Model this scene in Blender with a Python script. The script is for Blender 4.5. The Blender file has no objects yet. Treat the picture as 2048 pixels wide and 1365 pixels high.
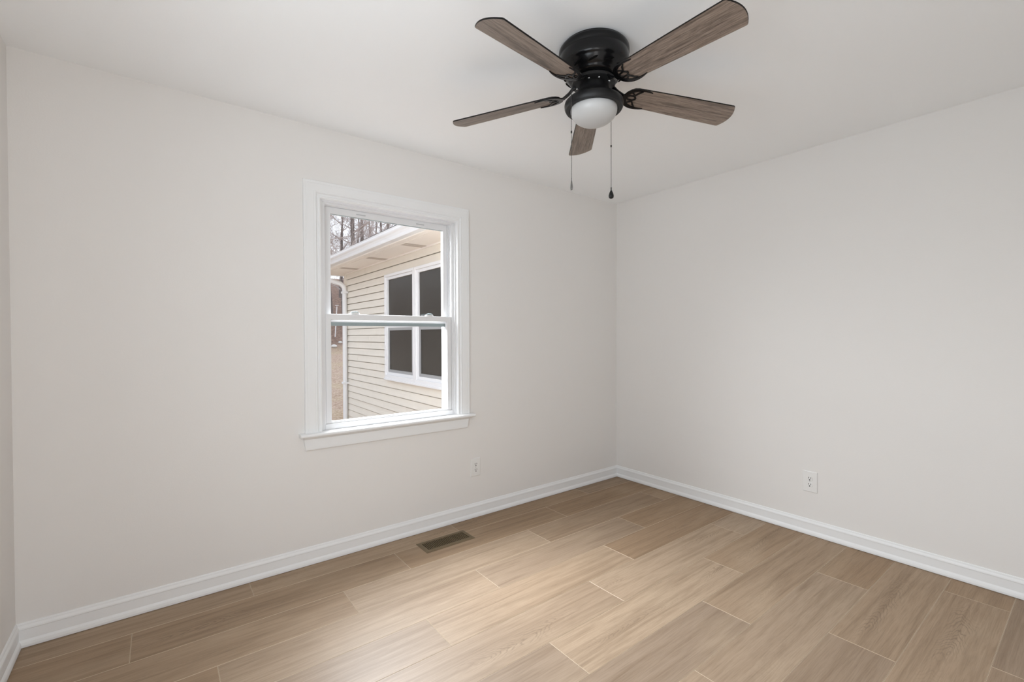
import bpy, bmesh, math, random
from mathutils import Vector, Matrix

S = bpy.context.scene
C = S.collection
rnd = random.Random(11)

# ------------------------------------------------------------------ camera
CAM = Vector((-3.2631, -2.7113, 1.2677))
YAW, PIT, ROL = 0.9164, -0.0116, -0.0039
fw = Vector((math.cos(YAW)*math.cos(PIT), math.sin(YAW)*math.cos(PIT), math.sin(PIT)))
rt = Vector((math.sin(YAW), -math.cos(YAW), 0))
up = rt.cross(fw)
r2 = rt*math.cos(ROL) + up*math.sin(ROL)
u2 = -rt*math.sin(ROL) + up*math.cos(ROL)
cd = bpy.data.cameras.new('camera')
cam = bpy.data.objects.new('camera', cd)
C.objects.link(cam)
cd.sensor_fit = 'HORIZONTAL'
cd.sensor_width = 36.0
cd.lens = 922.07/2048*36.0
cd.clip_start = 0.02
cd.clip_end = 400
m = Matrix((r2, u2, -fw)).transposed().to_4x4()
m.translation = CAM
cam.matrix_world = m
S.camera = cam

# ------------------------------------------------------------------ exposure, world, daylight, added fill lamps
S.view_settings.view_transform = 'Standard'
S.view_settings.look = 'None'
S.view_settings.gamma = 1.0
S.view_settings.use_curve_mapping = False
S.view_settings.exposure = 0.29
S.cycles.use_denoising = True
S.cycles.max_bounces = 14
S.cycles.diffuse_bounces = 8
S.cycles.sample_clamp_indirect = 6.0
S.cycles.caustics_reflective = False
S.cycles.caustics_refractive = False

W = bpy.data.worlds.new('world')
S.world = W
W.use_nodes = True
wn, wl = W.node_tree.nodes, W.node_tree.links
bg = wn['Background']
tc = wn.new('ShaderNodeTexCoord')
sp = wn.new('ShaderNodeSeparateXYZ')
wl.new(tc.outputs['Generated'], sp.inputs[0])
cr = wn.new('ShaderNodeValToRGB')
cr.color_ramp.elements[0].position = 0.0
cr.color_ramp.elements[0].color = (0.93, 0.95, 1.0, 1)
cr.color_ramp.elements[1].position = 0.8
cr.color_ramp.elements[1].color = (0.74, 0.85, 1.0, 1)
wl.new(sp.outputs['Z'], cr.inputs[0])
wl.new(cr.outputs[0], bg.inputs[0])
SKY_STRENGTH = 1.22
bg.inputs[1].default_value = SKY_STRENGTH


def area(name, loc, look, sx, sy, power, col):
    d = bpy.data.lights.new(name, 'AREA')
    d.shape = 'RECTANGLE'
    d.size, d.size_y, d.energy, d.color = sx, sy, power, col
    o = bpy.data.objects.new(name, d)
    C.objects.link(o)
    o.location = loc
    o.rotation_euler = (Vector(look)-Vector(loc)).to_track_quat('-Z', 'Y').to_euler()
    return o


# daylight entering through the window in view, slanting down from the sky
dw = area('daylight_window_front', (-2.4, 0.75, 2.2), (-2.0, -0.6, 0.75), 1.8, 1.6, 150, (0.93, 0.965, 1.0))
dw.data.spread = math.radians(125)
# unseen fill lamps, added: outside a made-up left-wall window and beyond the doorway
area('left_fill', (-3.93, -2.10, 1.42), (0.0, -2.10, 1.42), 1.54, 1.35, 26, (0.85, 0.935, 1.0))
area('hall_fill', (-3.27, -3.25, 1.05), (-3.27, 0.0, 1.05), 0.8, 2.0, 10.5, (1.0, 0.95, 0.90))

# ------------------------------------------------------------------ material helpers
def mat(name, col, rough=0.5, spec=0.5, metal=0.0, bump=None, vary=None):
    M = bpy.data.materials.new(name)
    M.use_nodes = True
    n, l = M.node_tree.nodes, M.node_tree.links
    b = n['Principled BSDF']
    b.inputs['Base Color'].default_value = (*col, 1)
    b.inputs['Roughness'].default_value = rough
    b.inputs['Specular IOR Level'].default_value = spec
    b.inputs['Metallic'].default_value = metal
    if bump or vary:
        t = n.new('ShaderNodeTexCoord')
    if vary:                                        # (scale, amount)
        nz = n.new('ShaderNodeTexNoise')
        nz.inputs['Scale'].default_value = vary[0]
        nz.inputs['Detail'].default_value = 4
        l.new(t.outputs['Object'], nz.inputs['Vector'])
        mx = n.new('ShaderNodeMix')
        mx.data_type = 'RGBA'
        mx.inputs['A'].default_value = (*[c*(1-vary[1]) for c in col], 1)
        mx.inputs['B'].default_value = (*[min(1, c*(1+vary[1])) for c in col], 1)
        l.new(nz.outputs['Fac'], mx.inputs['Factor'])
        l.new(mx.outputs['Result'], b.inputs['Base Color'])
    if bump:                                        # (scale, strength)
        nz = n.new('ShaderNodeTexNoise')
        nz.inputs['Scale'].default_value = bump[0]
        nz.inputs['Detail'].default_value = 3
        l.new(t.outputs['Object'], nz.inputs['Vector'])
        bp = n.new('ShaderNodeBump')
        bp.inputs['Strength'].default_value = bump[1]
        bp.inputs['Distance'].default_value = 0.002
        l.new(nz.outputs['Fac'], bp.inputs['Height'])
        l.new(bp.outputs['Normal'], b.inputs['Normal'])
    return M


def glass_mat(name, tint=(1, 1, 1), refl=0.06):
    M = bpy.data.materials.new(name)
    M.use_nodes = True
    n, l = M.node_tree.nodes, M.node_tree.links
    n.remove(n['Principled BSDF'])
    tr = n.new('ShaderNodeBsdfTransparent')
    tr.inputs[0].default_value = (*tint, 1)
    gl = n.new('ShaderNodeBsdfGlossy')
    gl.inputs['Roughness'].default_value = 0.01
    lw = n.new('ShaderNodeLayerWeight')
    lw.inputs['Blend'].default_value = 0.5
    pw = n.new('ShaderNodeMath')
    pw.operation = 'POWER'
    l.new(lw.outputs['Facing'], pw.inputs[0])
    pw.inputs[1].default_value = 5.0
    ma = n.new('ShaderNodeMath')
    ma.operation = 'MULTIPLY_ADD'
    l.new(pw.outputs[0], ma.inputs[0])
    ma.inputs[1].default_value = 0.8
    ma.inputs[2].default_value = refl*0.5
    mx = n.new('ShaderNodeMixShader')
    l.new(ma.outputs[0], mx.inputs[0])
    l.new(tr.outputs[0], mx.inputs[1])
    l.new(gl.outputs[0], mx.inputs[2])
    l.new(mx.outputs[0], n['Material Output'].inputs[0])
    return M


def N(M, kind, **kw):
    nd = M.node_tree.nodes.new(kind)
    for k, v in kw.items():
        setattr(nd, k, v)
    return nd


def math_node(M, op, a, b=None, clamp=False):
    nd = M.node_tree.nodes.new('ShaderNodeMath')
    nd.operation = op
    nd.use_clamp = clamp
    for i, v in enumerate((a, b)):
        if v is None:
            continue
        if isinstance(v, (int, float)):
            nd.inputs[i].default_value = v
        else:
            M.node_tree.links.new(v, nd.inputs[i])
    return nd.outputs[0]


def noise(M, vec, scale, detail=3, rough=0.5, dist=0.0):
    nd = M.node_tree.nodes.new('ShaderNodeTexNoise')
    nd.inputs['Scale'].default_value = scale
    nd.inputs['Detail'].default_value = detail
    nd.inputs['Roughness'].default_value = rough
    nd.inputs['Distortion'].default_value = dist
    M.node_tree.links.new(vec, nd.inputs['Vector'])
    return nd.outputs['Fac']


def scaled(M, vec, sx, sy, sz=1.0):
    nd = M.node_tree.nodes.new('ShaderNodeVectorMath')
    nd.operation = 'MULTIPLY'
    M.node_tree.links.new(vec, nd.inputs[0])
    nd.inputs[1].default_value = (sx, sy, sz)
    return nd.outputs[0]


def mixc(M, fac, a, b, blend='MIX'):
    nd = M.node_tree.nodes.new('ShaderNodeMix')
    nd.data_type = 'RGBA'
    nd.blend_type = blend
    nd.clamp_factor = True
    for nm, v in (('Factor', fac), ('A', a), ('B', b)):
        if isinstance(v, (int, float)):
            nd.inputs[nm].default_value = v
        elif isinstance(v, tuple):
            nd.inputs[nm].default_value = (*v, 1)
        else:
            M.node_tree.links.new(v, nd.inputs[nm])
    return nd.outputs['Result']


def ramp(M, fac, lo, hi):
    nd = M.node_tree.nodes.new('ShaderNodeMapRange')
    nd.inputs['From Min'].default_value = lo
    nd.inputs['From Max'].default_value = hi
    M.node_tree.links.new(fac, nd.inputs['Value'])
    return nd.outputs[0]


def plank_material():
    """oak-look vinyl planks: UV = metres along / across the plank, colour attribute = tone, greyness, figure"""
    M = bpy.data.materials.new('oak_planks')
    M.use_nodes = True
    n, l = M.node_tree.nodes, M.node_tree.links
    b = n['Principled BSDF']
    uv = N(M, 'ShaderNodeUVMap', uv_map='plank').outputs[0]
    at = N(M, 'ShaderNodeAttribute', attribute_name='tone')
    sep = N(M, 'ShaderNodeSeparateColor')
    l.new(at.outputs['Color'], sep.inputs[0])
    tone, grey, fig = sep.outputs[0], sep.outputs[1], sep.outputs[2]
    suv = N(M, 'ShaderNodeSeparateXYZ')
    l.new(uv, suv.inputs[0])
    u, v = suv.outputs[0], suv.outputs[1]
    streak = noise(M, scaled(M, uv, 1.3, 30.0), 1.0, 6, 0.62, 0.8)
    fine = noise(M, scaled(M, uv, 9.0, 260.0), 1.0, 3, 0.6, 0.0)
    cloud = noise(M, scaled(M, uv, 1.6, 5.0), 1.0, 3, 0.5, 0.0)
    # cathedral figure: nested parabolas along the plank
    wob = noise(M, scaled(M, uv, 5.0, 20.0), 1.0, 3, 0.5, 0.0)
    vv = math_node(M, 'ADD', v, math_node(M, 'MULTIPLY', math_node(M, 'SUBTRACT', cloud, 0.5), 0.14))
    par = math_node(M, 'MULTIPLY', math_node(M, 'ABSOLUTE', vv), 190.0)
    f = math_node(M, 'ADD', par, math_node(M, 'MULTIPLY', u, 52.0))
    f = math_node(M, 'ADD', f, math_node(M, 'MULTIPLY', wob, 15.0))
    rings = math_node(M, 'SINE', math_node(M, 'MULTIPLY', f, 2.6))
    rings = ramp(M, rings, 0.35, 1.0)
    near = math_node(M, 'SUBTRACT', 1.0, math_node(M, 'MULTIPLY', math_node(M, 'ABSOLUTE', vv), 24.0), True)
    where = ramp(M, noise(M, scaled(M, uv, 1.3, 1.0), 1.0, 1), 0.45, 0.62)
    mask = math_node(M, 'MULTIPLY', math_node(M, 'MULTIPLY', rings, near), math_node(M, 'MULTIPLY', where, fig))
    base = mixc(M, tone, FLOOR_DARK, FLOOR_LIGHT)
    base = mixc(M, math_node(M, 'MULTIPLY', grey, 0.75), base, FLOOR_GREY)
    c = mixc(M, math_node(M, 'MULTIPLY', ramp(M, streak, 0.44, 0.72), 0.58), base, (0.165, 0.105, 0.058))
    c = mixc(M, math_node(M, 'MULTIPLY', ramp(M, cloud, 0.5, 0.72), 0.35), c, (0.50, 0.385, 0.27))
    c = mixc(M, math_node(M, 'MULTIPLY', ramp(M, fine, 0.45, 0.75), 0.38), c, (0.145, 0.093, 0.053))
    c = mixc(M, math_node(M, 'MULTIPLY', mask, 0.62), c, (0.16, 0.11, 0.07))
    l.new(c, b.inputs['Base Color'])
    b.inputs['Roughness'].default_value = 0.6
    b.inputs['Specular IOR Level'].default_value = 0.0
    # satin wear layer
    gl = N(M, 'ShaderNodeBsdfGlossy')
    gl.inputs['Roughness'].default_value = 0.44
    mx = N(M, 'ShaderNodeMixShader')
    mx.inputs[0].default_value = 0.075
    l.new(b.outputs[0], mx.inputs[1])
    l.new(gl.outputs[0], mx.inputs[2])
    l.new(mx.outputs[0], n['Material Output'].inputs[0])
    bp = N(M, 'ShaderNodeBump')
    bp.inputs['Strength'].default_value = 0.12
    bp.inputs['Distance'].default_value = 0.001
    l.new(fine, bp.inputs['Height'])
    l.new(bp.outputs[0], b.inputs['Normal'])
    l.new(bp.outputs[0], gl.inputs['Normal'])
    return M


def blade_material():
    M = bpy.data.materials.new('weathered_blade_wood')
    M.use_nodes = True
    n, l = M.node_tree.nodes, M.node_tree.links
    b = n['Principled BSDF']
    tcn = N(M, 'ShaderNodeTexCoord')
    oi = N(M, 'ShaderNodeObjectInfo')
    ad = N(M, 'ShaderNodeVectorMath', operation='ADD')
    cmb = N(M, 'ShaderNodeCombineXYZ')
    l.new(math_node(M, 'MULTIPLY', oi.outputs['Random'], 9.0), cmb.inputs[0])
    l.new(math_node(M, 'MULTIPLY', oi.outputs['Random'], 0.7), cmb.inputs[2])
    l.new(tcn.outputs['Object'], ad.inputs[0])
    l.new(cmb.outputs[0], ad.inputs[1])
    v = ad.outputs[0]
    streak = noise(M, scaled(M, v, 3.0, 75.0, 1.0), 1.0, 5, 0.65, 1.2)
    fine = noise(M, scaled(M, v, 22.0, 420.0, 1.0), 1.0, 3, 0.6, 0.0)
    knot = noise(M, scaled(M, v, 3.2, 18.0, 1.0), 1.0, 2, 0.5, 0.4)
    c = mixc(M, ramp(M, streak, 0.38, 0.66), (0.25, 0.193, 0.155), (0.075, 0.052, 0.040))
    c = mixc(M, math_node(M, 'MULTIPLY', ramp(M, fine, 0.45, 0.72), 0.62), c, (0.40, 0.33, 0.275))
    c = mixc(M, math_node(M, 'MULTIPLY', ramp(M, knot, 0.60, 0.72), 0.75), c, (0.062, 0.043, 0.034))
    l.new(c, b.inputs['Base Color'])
    b.inputs['Roughness'].default_value = 0.38
    bp = N(M, 'ShaderNodeBump')
    bp.inputs['Strength'].default_value = 0.15
    bp.inputs['Distance'].default_value = 0.001
    l.new(streak, bp.inputs['Height'])
    l.new(bp.outputs[0], b.inputs['Normal'])
    return M


def litter_material():
    M = bpy.data.materials.new('grass_and_leaf_litter')
    M.use_nodes = True
    n, l = M.node_tree.nodes, M.node_tree.links
    b = n['Principled BSDF']
    tcn = N(M, 'ShaderNodeTexCoord')
    v = tcn.outputs['Object']
    a = noise(M, v, 14.0, 4, 0.7)
    d = noise(M, v, 0.5, 3, 0.5)
    e = noise(M, v, 32.0, 2, 0.6)
    c = mixc(M, ramp(M, a, 0.35, 0.65), (0.30, 0.175, 0.115), (0.66, 0.50, 0.385))
    c = mixc(M, math_node(M, 'MULTIPLY', ramp(M, d, 0.45, 0.6), 0.25), c, (0.50, 0.42, 0.22))
    c = mixc(M, math_node(M, 'MULTIPLY', ramp(M, e, 0.55, 0.7), 0.6), c, (0.75, 0.62, 0.48))
    sxyz = N(M, 'ShaderNodeSeparateXYZ')
    l.new(v, sxyz.inputs[0])
    far = ramp(M, sxyz.outputs[1], 22.0, 27.0)          # the woods begin here: darker leaf mould
    wood = mixc(M, ramp(M, noise(M, v, 5.0, 4, 0.7), 0.35, 0.65), (0.11, 0.065, 0.048), (0.42, 0.27, 0.20))
    c = mixc(M, far, c, wood)
    l.new(c, b.inputs['Base Color'])
    b.inputs['Roughness'].default_value = 0.95
    b.inputs['Specular IOR Level'].default_value = 0.1
    return M


FLOOR_DARK = (0.268, 0.168, 0.092)
FLOOR_LIGHT = (0.445, 0.333, 0.232)
FLOOR_GREY = (0.320, 0.245, 0.183)

M_wall = mat('wall_paint', (0.785, 0.772, 0.755), 0.75, 0.25, bump=(160, 0.12))
M_ceil = mat('ceiling_paint', (0.915, 0.93, 0.94), 0.85, 0.15, bump=(120, 0.1))
M_trim = mat('white_trim_paint', (0.825, 0.835, 0.84), 0.45, 0.2)
M_vinyl = mat('white_window_vinyl', (0.75, 0.755, 0.765), 0.35, 0.3)
M_gask = mat('grey_weatherstrip', (0.28, 0.34, 0.35), 0.5)
M_slot = mat('grey_slot', (0.50, 0.51, 0.52), 0.5)
M_glass = glass_mat('window_glass')
M_floor = plank_material()
M_seam = mat('plank_edge', (0.55, 0.44, 0.32), 0.5)  # paler than the plank tops: bevel highlight painted into the colour
M_under = mat('subfloor', (0.10, 0.07, 0.045), 0.9)
M_black = mat('gloss_black_metal', (0.004, 0.004, 0.0045), 0.22, 0.32)
M_satin = mat('satin_black_metal', (0.009, 0.009, 0.0095), 0.42, 0.3)
M_void = mat('dark_void', (0.006, 0.006, 0.006), 0.9, 0.0)
M_blade = blade_material()
M_edge = mat('black_blade_edge', (0.006, 0.0055, 0.005), 0.5, 0.2)
M_opal = mat('frosted_opal_glass', (0.50, 0.505, 0.505), 0.35, 0.5)
M_chrome = mat('bright_screw', (0.75, 0.75, 0.75), 0.2, 0.5, 1.0)
M_chain = mat('dark_bead_chain', (0.10, 0.095, 0.09), 0.35, 0.5, 0.8)
M_fobgrey = mat('pewter_fob', (0.16, 0.155, 0.15), 0.3, 0.5, 0.7)
M_plate = mat('white_plastic_plate', (0.80, 0.80, 0.79), 0.35)
M_brown = mat('brown_register_enamel', (0.165, 0.122, 0.072), 0.5, 0.2)
M_siding = mat('beige_vinyl_siding', (0.735, 0.692, 0.612), 0.55, 0.3, vary=(9, 0.05))
M_soffit = mat('almond_soffit', (0.83, 0.79, 0.745), 0.6, 0.2)
M_vent = mat('soffit_perforations', (0.47, 0.41, 0.36), 0.8)
M_gutter = mat('white_gutter', (0.75, 0.76, 0.775), 0.35)
M_roof = mat('grey_shingle', (0.13, 0.12, 0.115), 0.9, 0.1, vary=(30, 0.3))
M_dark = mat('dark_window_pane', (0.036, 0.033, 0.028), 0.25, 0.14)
M_screen = mat('insect_screen_frame', (0.30, 0.305, 0.31), 0.5)
M_bark = mat('grey_brown_bark', (0.22, 0.19, 0.175), 0.95, 0.05, vary=(6, 0.45))
M_twig = mat('pinkish_twigs', (0.52, 0.45, 0.42), 0.95, 0.05, vary=(1.5, 0.35))
M_ground = litter_material()
M_post = mat('white_post_paint', (0.88, 0.86, 0.84), 0.6)
M_rock = mat('pale_rock', (0.70, 0.67, 0.63), 0.9, vary=(6, 0.2))

# ------------------------------------------------------------------ object helpers
def link(name, bm, ms, parent=None, smooth=False, bevel=0.0, seg=2, loc=None):
    bmesh.ops.recalc_face_normals(bm, faces=bm.faces)
    me = bpy.data.meshes.new(name)
    bm.to_mesh(me)
    bm.free()
    for q in (ms if isinstance(ms, (list, tuple)) else [ms]):
        me.materials.append(q)
    if smooth:
        for f in me.polygons:
            f.use_smooth = True
        try:
            me.set_sharp_from_angle(angle=math.radians(38))
        except Exception:
            pass
    o = bpy.data.objects.new(name, me)
    C.objects.link(o)
    if parent:
        o.parent = parent
    if loc is not None:
        o.location = loc
    if bevel:
        b = o.modifiers.new('bevel', 'BEVEL')
        b.width, b.segments, b.limit_method = bevel, seg, 'ANGLE'
        b.angle_limit = math.radians(40)
        b.harden_normals = False
    return o


def empty(name, loc=(0, 0, 0)):
    o = bpy.data.objects.new(name, None)
    o.empty_display_size = 0.05
    C.objects.link(o)
    o.location = loc
    return o


def tag(o, label=None, cat=None, group=None, kind=None):
    if label: o['label'] = label
    if cat: o['category'] = cat
    if group: o['group'] = group
    if kind: o['kind'] = kind
    return o


def box(bm, x0, x1, y0, y1, z0, z1, mi=0):
    v = [bm.verts.new((x, y, z)) for x in (x0, x1) for y in (y0, y1) for z in (z0, z1)]
    for q in ((0, 1, 3, 2), (4, 6, 7, 5), (0, 4, 5, 1), (2, 3, 7, 6), (0, 2, 6, 4), (1, 5, 7, 3)):
        f = bm.faces.new([v[i] for i in q])
        f.material_index = mi
    return v


def nb():
    return bmesh.new()


def ring(bm, x0, x1, z0, z1, w, y0, y1, wt=None, wb=None):
    """rectangular frame in the xz plane, four mitred bars"""
    wt = w if wt is None else wt
    wb = w if wb is None else wb
    o = [(x0, z0), (x1, z0), (x1, z1), (x0, z1)]
    i = [(x0+w, z0+wb), (x1-w, z0+wb), (x1-w, z1-wt), (x0+w, z1-wt)]
    vs = [[bm.verts.new((p[0], y, p[1])) for p in L] for L in (o, i) for y in (y0, y1)]
    of, ob, fi, ib = vs[0], vs[1], vs[2], vs[3]
    for k in range(4):
        j = (k+1) % 4
        bm.faces.new((of[k], of[j], fi[j], fi[k]))
        bm.faces.new((ob[k], ib[k], ib[j], ob[j]))
        bm.faces.new((of[k], ob[k], ob[j], of[j]))
        bm.faces.new((fi[k], fi[j], ib[j], ib[k]))


def extrude_profile(bm, prof, place, n0, n1, mi=0, closed=True, caps=True):
    """prof: list of (a, b); place(a, b, t) -> point; swept from n0 to n1"""
    A = [bm.verts.new(place(a, b, n0)) for a, b in prof]
    B = [bm.verts.new(place(a, b, n1)) for a, b in prof]
    k = len(prof)
    for i in range(k if closed else k-1):
        j = (i+1) % k
        f = bm.faces.new((A[i], A[j], B[j], B[i]))
        f.material_index = mi
    if caps and closed:
        bm.faces.new(A).material_index = mi
        bm.faces.new(B[::-1]).material_index = mi


def lathe(bm, prof, cx=0, cy=0, segs=64, close_top=False, close_bot=False, mi=0):
    rings_ = []
    for r, z in prof:
        if r < 1e-5:
            rings_.append([bm.verts.new((cx, cy, z))])
        else:
            rings_.append([bm.verts.new((cx+r*math.cos(2*math.pi*i/segs), cy+r*math.sin(2*math.pi*i/segs), z)) for i in range(segs)])
    for a, b in zip(rings_, rings_[1:]):
        for i in range(segs):
            j = (i+1) % segs
            if len(a) == 1 and len(b) == 1:
                continue
            if len(a) == 1:
                f = bm.faces.new((a[0], b[i], b[j]))
            elif len(b) == 1:
                f = bm.faces.new((a[i], b[0], a[j]))
            else:
                f = bm.faces.new((a[i], b[i], b[j], a[j]))
            f.material_index = mi
    if close_top and len(rings_[0]) > 1: bm.faces.new(rings_[0])
    if close_bot and len(rings_[-1]) > 1: bm.faces.new(rings_[-1])


def tube(bm, pts, rad, n=8, caps=True, mi=0):
    """round tube along pts; rad a number or one per point"""
    pts = [Vector(p) for p in pts]
    R = rad if isinstance(rad, (list, tuple)) else [rad]*len(pts)
    prev = None
    rows = []
    for i, p in enumerate(pts):
        d = (pts[min(i+1, len(pts)-1)]-pts[max(i-1, 0)]).normalized()
        if prev is None:
            a = d.orthogonal().normalized()
        else:
            a = prev-d*prev.dot(d)
            a = a.normalized() if a.length > 1e-6 else d.orthogonal().normalized()
        prev = a
        b = d.cross(a)
        rows.append([bm.verts.new(p+(a*math.cos(2*math.pi*k/n)+b*math.sin(2*math.pi*k/n))*R[i]) for k in range(n)])
    for A, B in zip(rows, rows[1:]):
        for k in range(n):
            j = (k+1) % n
            bm.faces.new((A[k], A[j], B[j], B[k])).material_index = mi
    if caps and n > 2:
        bm.faces.new(rows[0][::-1]).material_index = mi
        bm.faces.new(rows[-1]).material_index = mi


# ------------------------------------------------------------------ room shell
LX, RY, H, T = -3.736, -2.95, 2.44, 0.14
OX0, OX1, OZ0, OZ1 = -2.540, -1.652, 0.714, 2.046        # opening of the window in view
QY0, QY1, QZ0, QZ1 = -2.85, -1.35, 0.76, 2.08            # unseen opening added in the left wall to let fill light in
DX0, DX1, DZ1 = -3.67, -2.87, 2.04                        # doorway behind the camera

# floor of staggered planks
PW, PL = 0.2269, 1.18
offs = {-1: -0.545, 0: -1.005, 1: -1.3665, 2: -0.735, 3: -1.145, 4: -0.335, 5: -0.816, 6: -1.22, 7: -0.488, 8: -1.016, 9: -0.2, 10: -0.76, 11: -0.4, 12: -0.9}
# tone, greyness, figure of the planks one can read in the photograph: (row, index from the joint)
looks = {(6, -1.22): (0.35, 0.95, 0.1), (6, 0.0): (0.6, 0.15, 0.3), (7, -0.488): (0.75, 0.45, 0.2), (7, 0.0): (0.3, 0.0, 0.3), (8, -1.016): (0.35, 0.7, 0.2), (8, 0.0): (0.6, 0.1, 1.0),
         (9, -0.2): (0.6, 0.1, 1.0), (9, 0.0): (0.4, 0.0, 0.3), (10, -0.76): (0.45, 0.5, 0.6), (10, 0.0): (0.4, 0.8, 1.0), (5, -0.816): (0.9, 0.05, 1.0), (5, 0.0): (0.5, 0.0, 0.8),
         (5, -1.996): (0.5, 0.85, 0.1), (4, -0.335): (0.85, 0.2, 1.0), (4, -1.515): (0.65, 0.45, 0.8), (3, -1.145): (0.72, 0.1, 0.3), (3, 0.0): (0.25, 0.1, 0.4), (2, -0.735): (0.5, 0.7, 0.1),
         (2, 0.0): (0.3, 0.0, 0.2), (2, -1.915): (0.75, 0.2, 0.1), (1, -0.1865): (0.35, 0.45, 0.1), (1, -1.3665): (0.85, 0.3, 0.1), (0, 0.0): (0.3, 0.0, 0.1), (0, -1.005): (0.35, 0.0, 0.2)}
bm = nb()
uvl = bm.loops.layers.uv.new('plank')
col = bm.loops.layers.float_color.new('tone')
E_ = 0.0016
for k in range(-1, 13):
    y1 = -0.168-PW*k
    y0 = y1-PW
    y1, y0 = min(y1, 0.0), max(y0, RY)
    if y1-y0 < 0.004:
        continue
    yc = -0.168-PW*k-PW/2
    j = offs[k]+PL*2
    while j-PL > LX: j -= PL
    xs = [LX]
    while j < -0.05:
        if j-xs[-1] > 0.01: xs.append(j)
        j += PL
    xs.append(0.0)
    for a, b in zip(xs, xs[1:]):
        tone = rnd.uniform(0.35, 1.0)
        grey = max(0.0, rnd.random()*1.2-0.5)
        fig = 1.0 if rnd.random() < 0.55 else 0.1
        for (rk, rx), val in looks.items():
            if rk == k and abs(rx-b) < 0.03:
                tone, grey, fig = val
        su, sv = rnd.uniform(0, 90), rnd.uniform(-0.04, 0.04)
        g = 0.0002
        o = [(a+g, y0+g), (b-g, y0+g), (b-g, y1-g), (a+g, y1-g)]
        i = [(a+E_, y0+E_), (b-E_, y0+E_), (b-E_, y1-E_), (a+E_, y1-E_)]
        vo = [bm.verts.new((p[0], p[1], -0.0011)) for p in o]
        vd = [bm.verts.new((p[0], p[1], -0.006)) for p in o]
        vi = [bm.verts.new((p[0], p[1], 0.0)) for p in i]
        fs = [bm.faces.new(vi)]
        for q in range(4):
            w = (q+1) % 4
            f = bm.faces.new((vo[q], vo[w], vi[w], vi[q])); f.material_index = 1; fs.append(f)
            f = bm.faces.new((vd[q], vd[w], vo[w], vo[q])); f.material_index = 2; fs.append(f)
        for f in fs:
            for lp in f.loops:
                lp[uvl].uv = (lp.vert.co.x+su, lp.vert.co.y-yc+sv)
                lp[col] = (tone, grey, fig, 1)
box(bm, LX-0.1, 0.1, RY-0.1, 0.1, -0.12, -0.006, 2)
tag(link('floor', bm, [M_floor, M_seam, M_under]), kind='structure')

bm = nb()
box(bm, LX-T, T, RY-T, T, H, H+0.12)
tag(link('ceiling', bm, M_ceil), kind='structure')


def wall_with_opening(name, u0, u1, d0, d1, o0, o1, oz0, oz1, along='x'):
    """wall from u0 to u1 (along x or y), between depths d0 and d1, with one rectangular opening"""
    b = nb()
    us, zs = [u0, o0, o1, u1], [0.0, oz0, oz1, H]
    for i in range(3):
        for k in range(3):
            if (i == 1 and k == 1) or zs[k+1]-zs[k] < 1e-4:
                continue
            if along == 'x':
                box(b, us[i], us[i+1], d0, d1, zs[k], zs[k+1])
            else:
                box(b, d0, d1, us[i], us[i+1], zs[k], zs[k+1])
    bmesh.ops.remove_doubles(b, verts=b.verts, dist=1e-5)
    # drop the coincident inner faces
    seen = {}
    for f in b.faces:
        seen.setdefault(tuple(round(c, 4) for c in f.calc_center_median()), []).append(f)
    bmesh.ops.delete(b, geom=[f for L in seen.values() if len(L) > 1 for f in L], context='FACES')
    return tag(link(name, b, M_wall), kind='structure')


wall_with_opening('wall_back', LX-T, T, 0.0, T, OX0, OX1, OZ0, OZ1)
wall_with_opening('wall_front', LX-T, T, RY-T, RY, DX0, DX1, 0.0, DZ1)
wall_with_opening('wall_left', RY, 0.0, LX-T, LX, QY0, QY1, QZ0, QZ1, 'y')
bm = nb(); box(bm, 0.0, T, RY, 0.0, 0.0, H)
tag(link('wall_right', bm, M_wall), kind='structure')

# baseboards with a shoe moulding, mitred in the corners
BP = [(0, 0.0025), (0.0185, 0.0025), (0.019, 0.012), (0.0165, 0.022), (0.012, 0.029), (0.0105, 0.031), (0.0105, 0.072), (0.0125, 0.0745), (0.0115, 0.080), (0.0065, 0.089), (0.0055, 0.094), (0.0035, 0.0975), (0, 0.0985)]


def baseboard(name, side):
    b = nb()
    if side == 'back':
        extrude_profile(b, BP, lambda a, z, t: ((LX+a) if t == 0 else -a, -a, z), 0, 1)
    elif side == 'right':
        extrude_profile(b, BP, lambda a, z, t: (-a, -a if t == 0 else RY+a, z), 0, 1)
    elif side == 'left':
        extrude_profile(b, BP, lambda a, z, t: (LX+a, -a if t == 0 else RY+a, z), 0, 1)
    else:
        extrude_profile(b, BP, lambda a, z, t: ((DX1+0.07) if t == 0 else -a, RY+a, z), 0, 1)
    tag(link(name, b, M_trim), kind='structure')


for s_ in ('back', 'right', 'left', 'front'):
    baseboard('baseboard_'+s_, s_)

# ------------------------------------------------------------------ window in view
win = tag(empty('window_1', ((OX0+OX1)/2, 0, OZ0)), kind='structure')
WI = Matrix.Translation(-win.location)


def wpart(name, bm_, ms, parent=None, **k):
    o = link(name, bm_, ms, parent or win, **k)
    if parent is None:
        o.matrix_parent_inverse = WI.copy()
    return o


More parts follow.
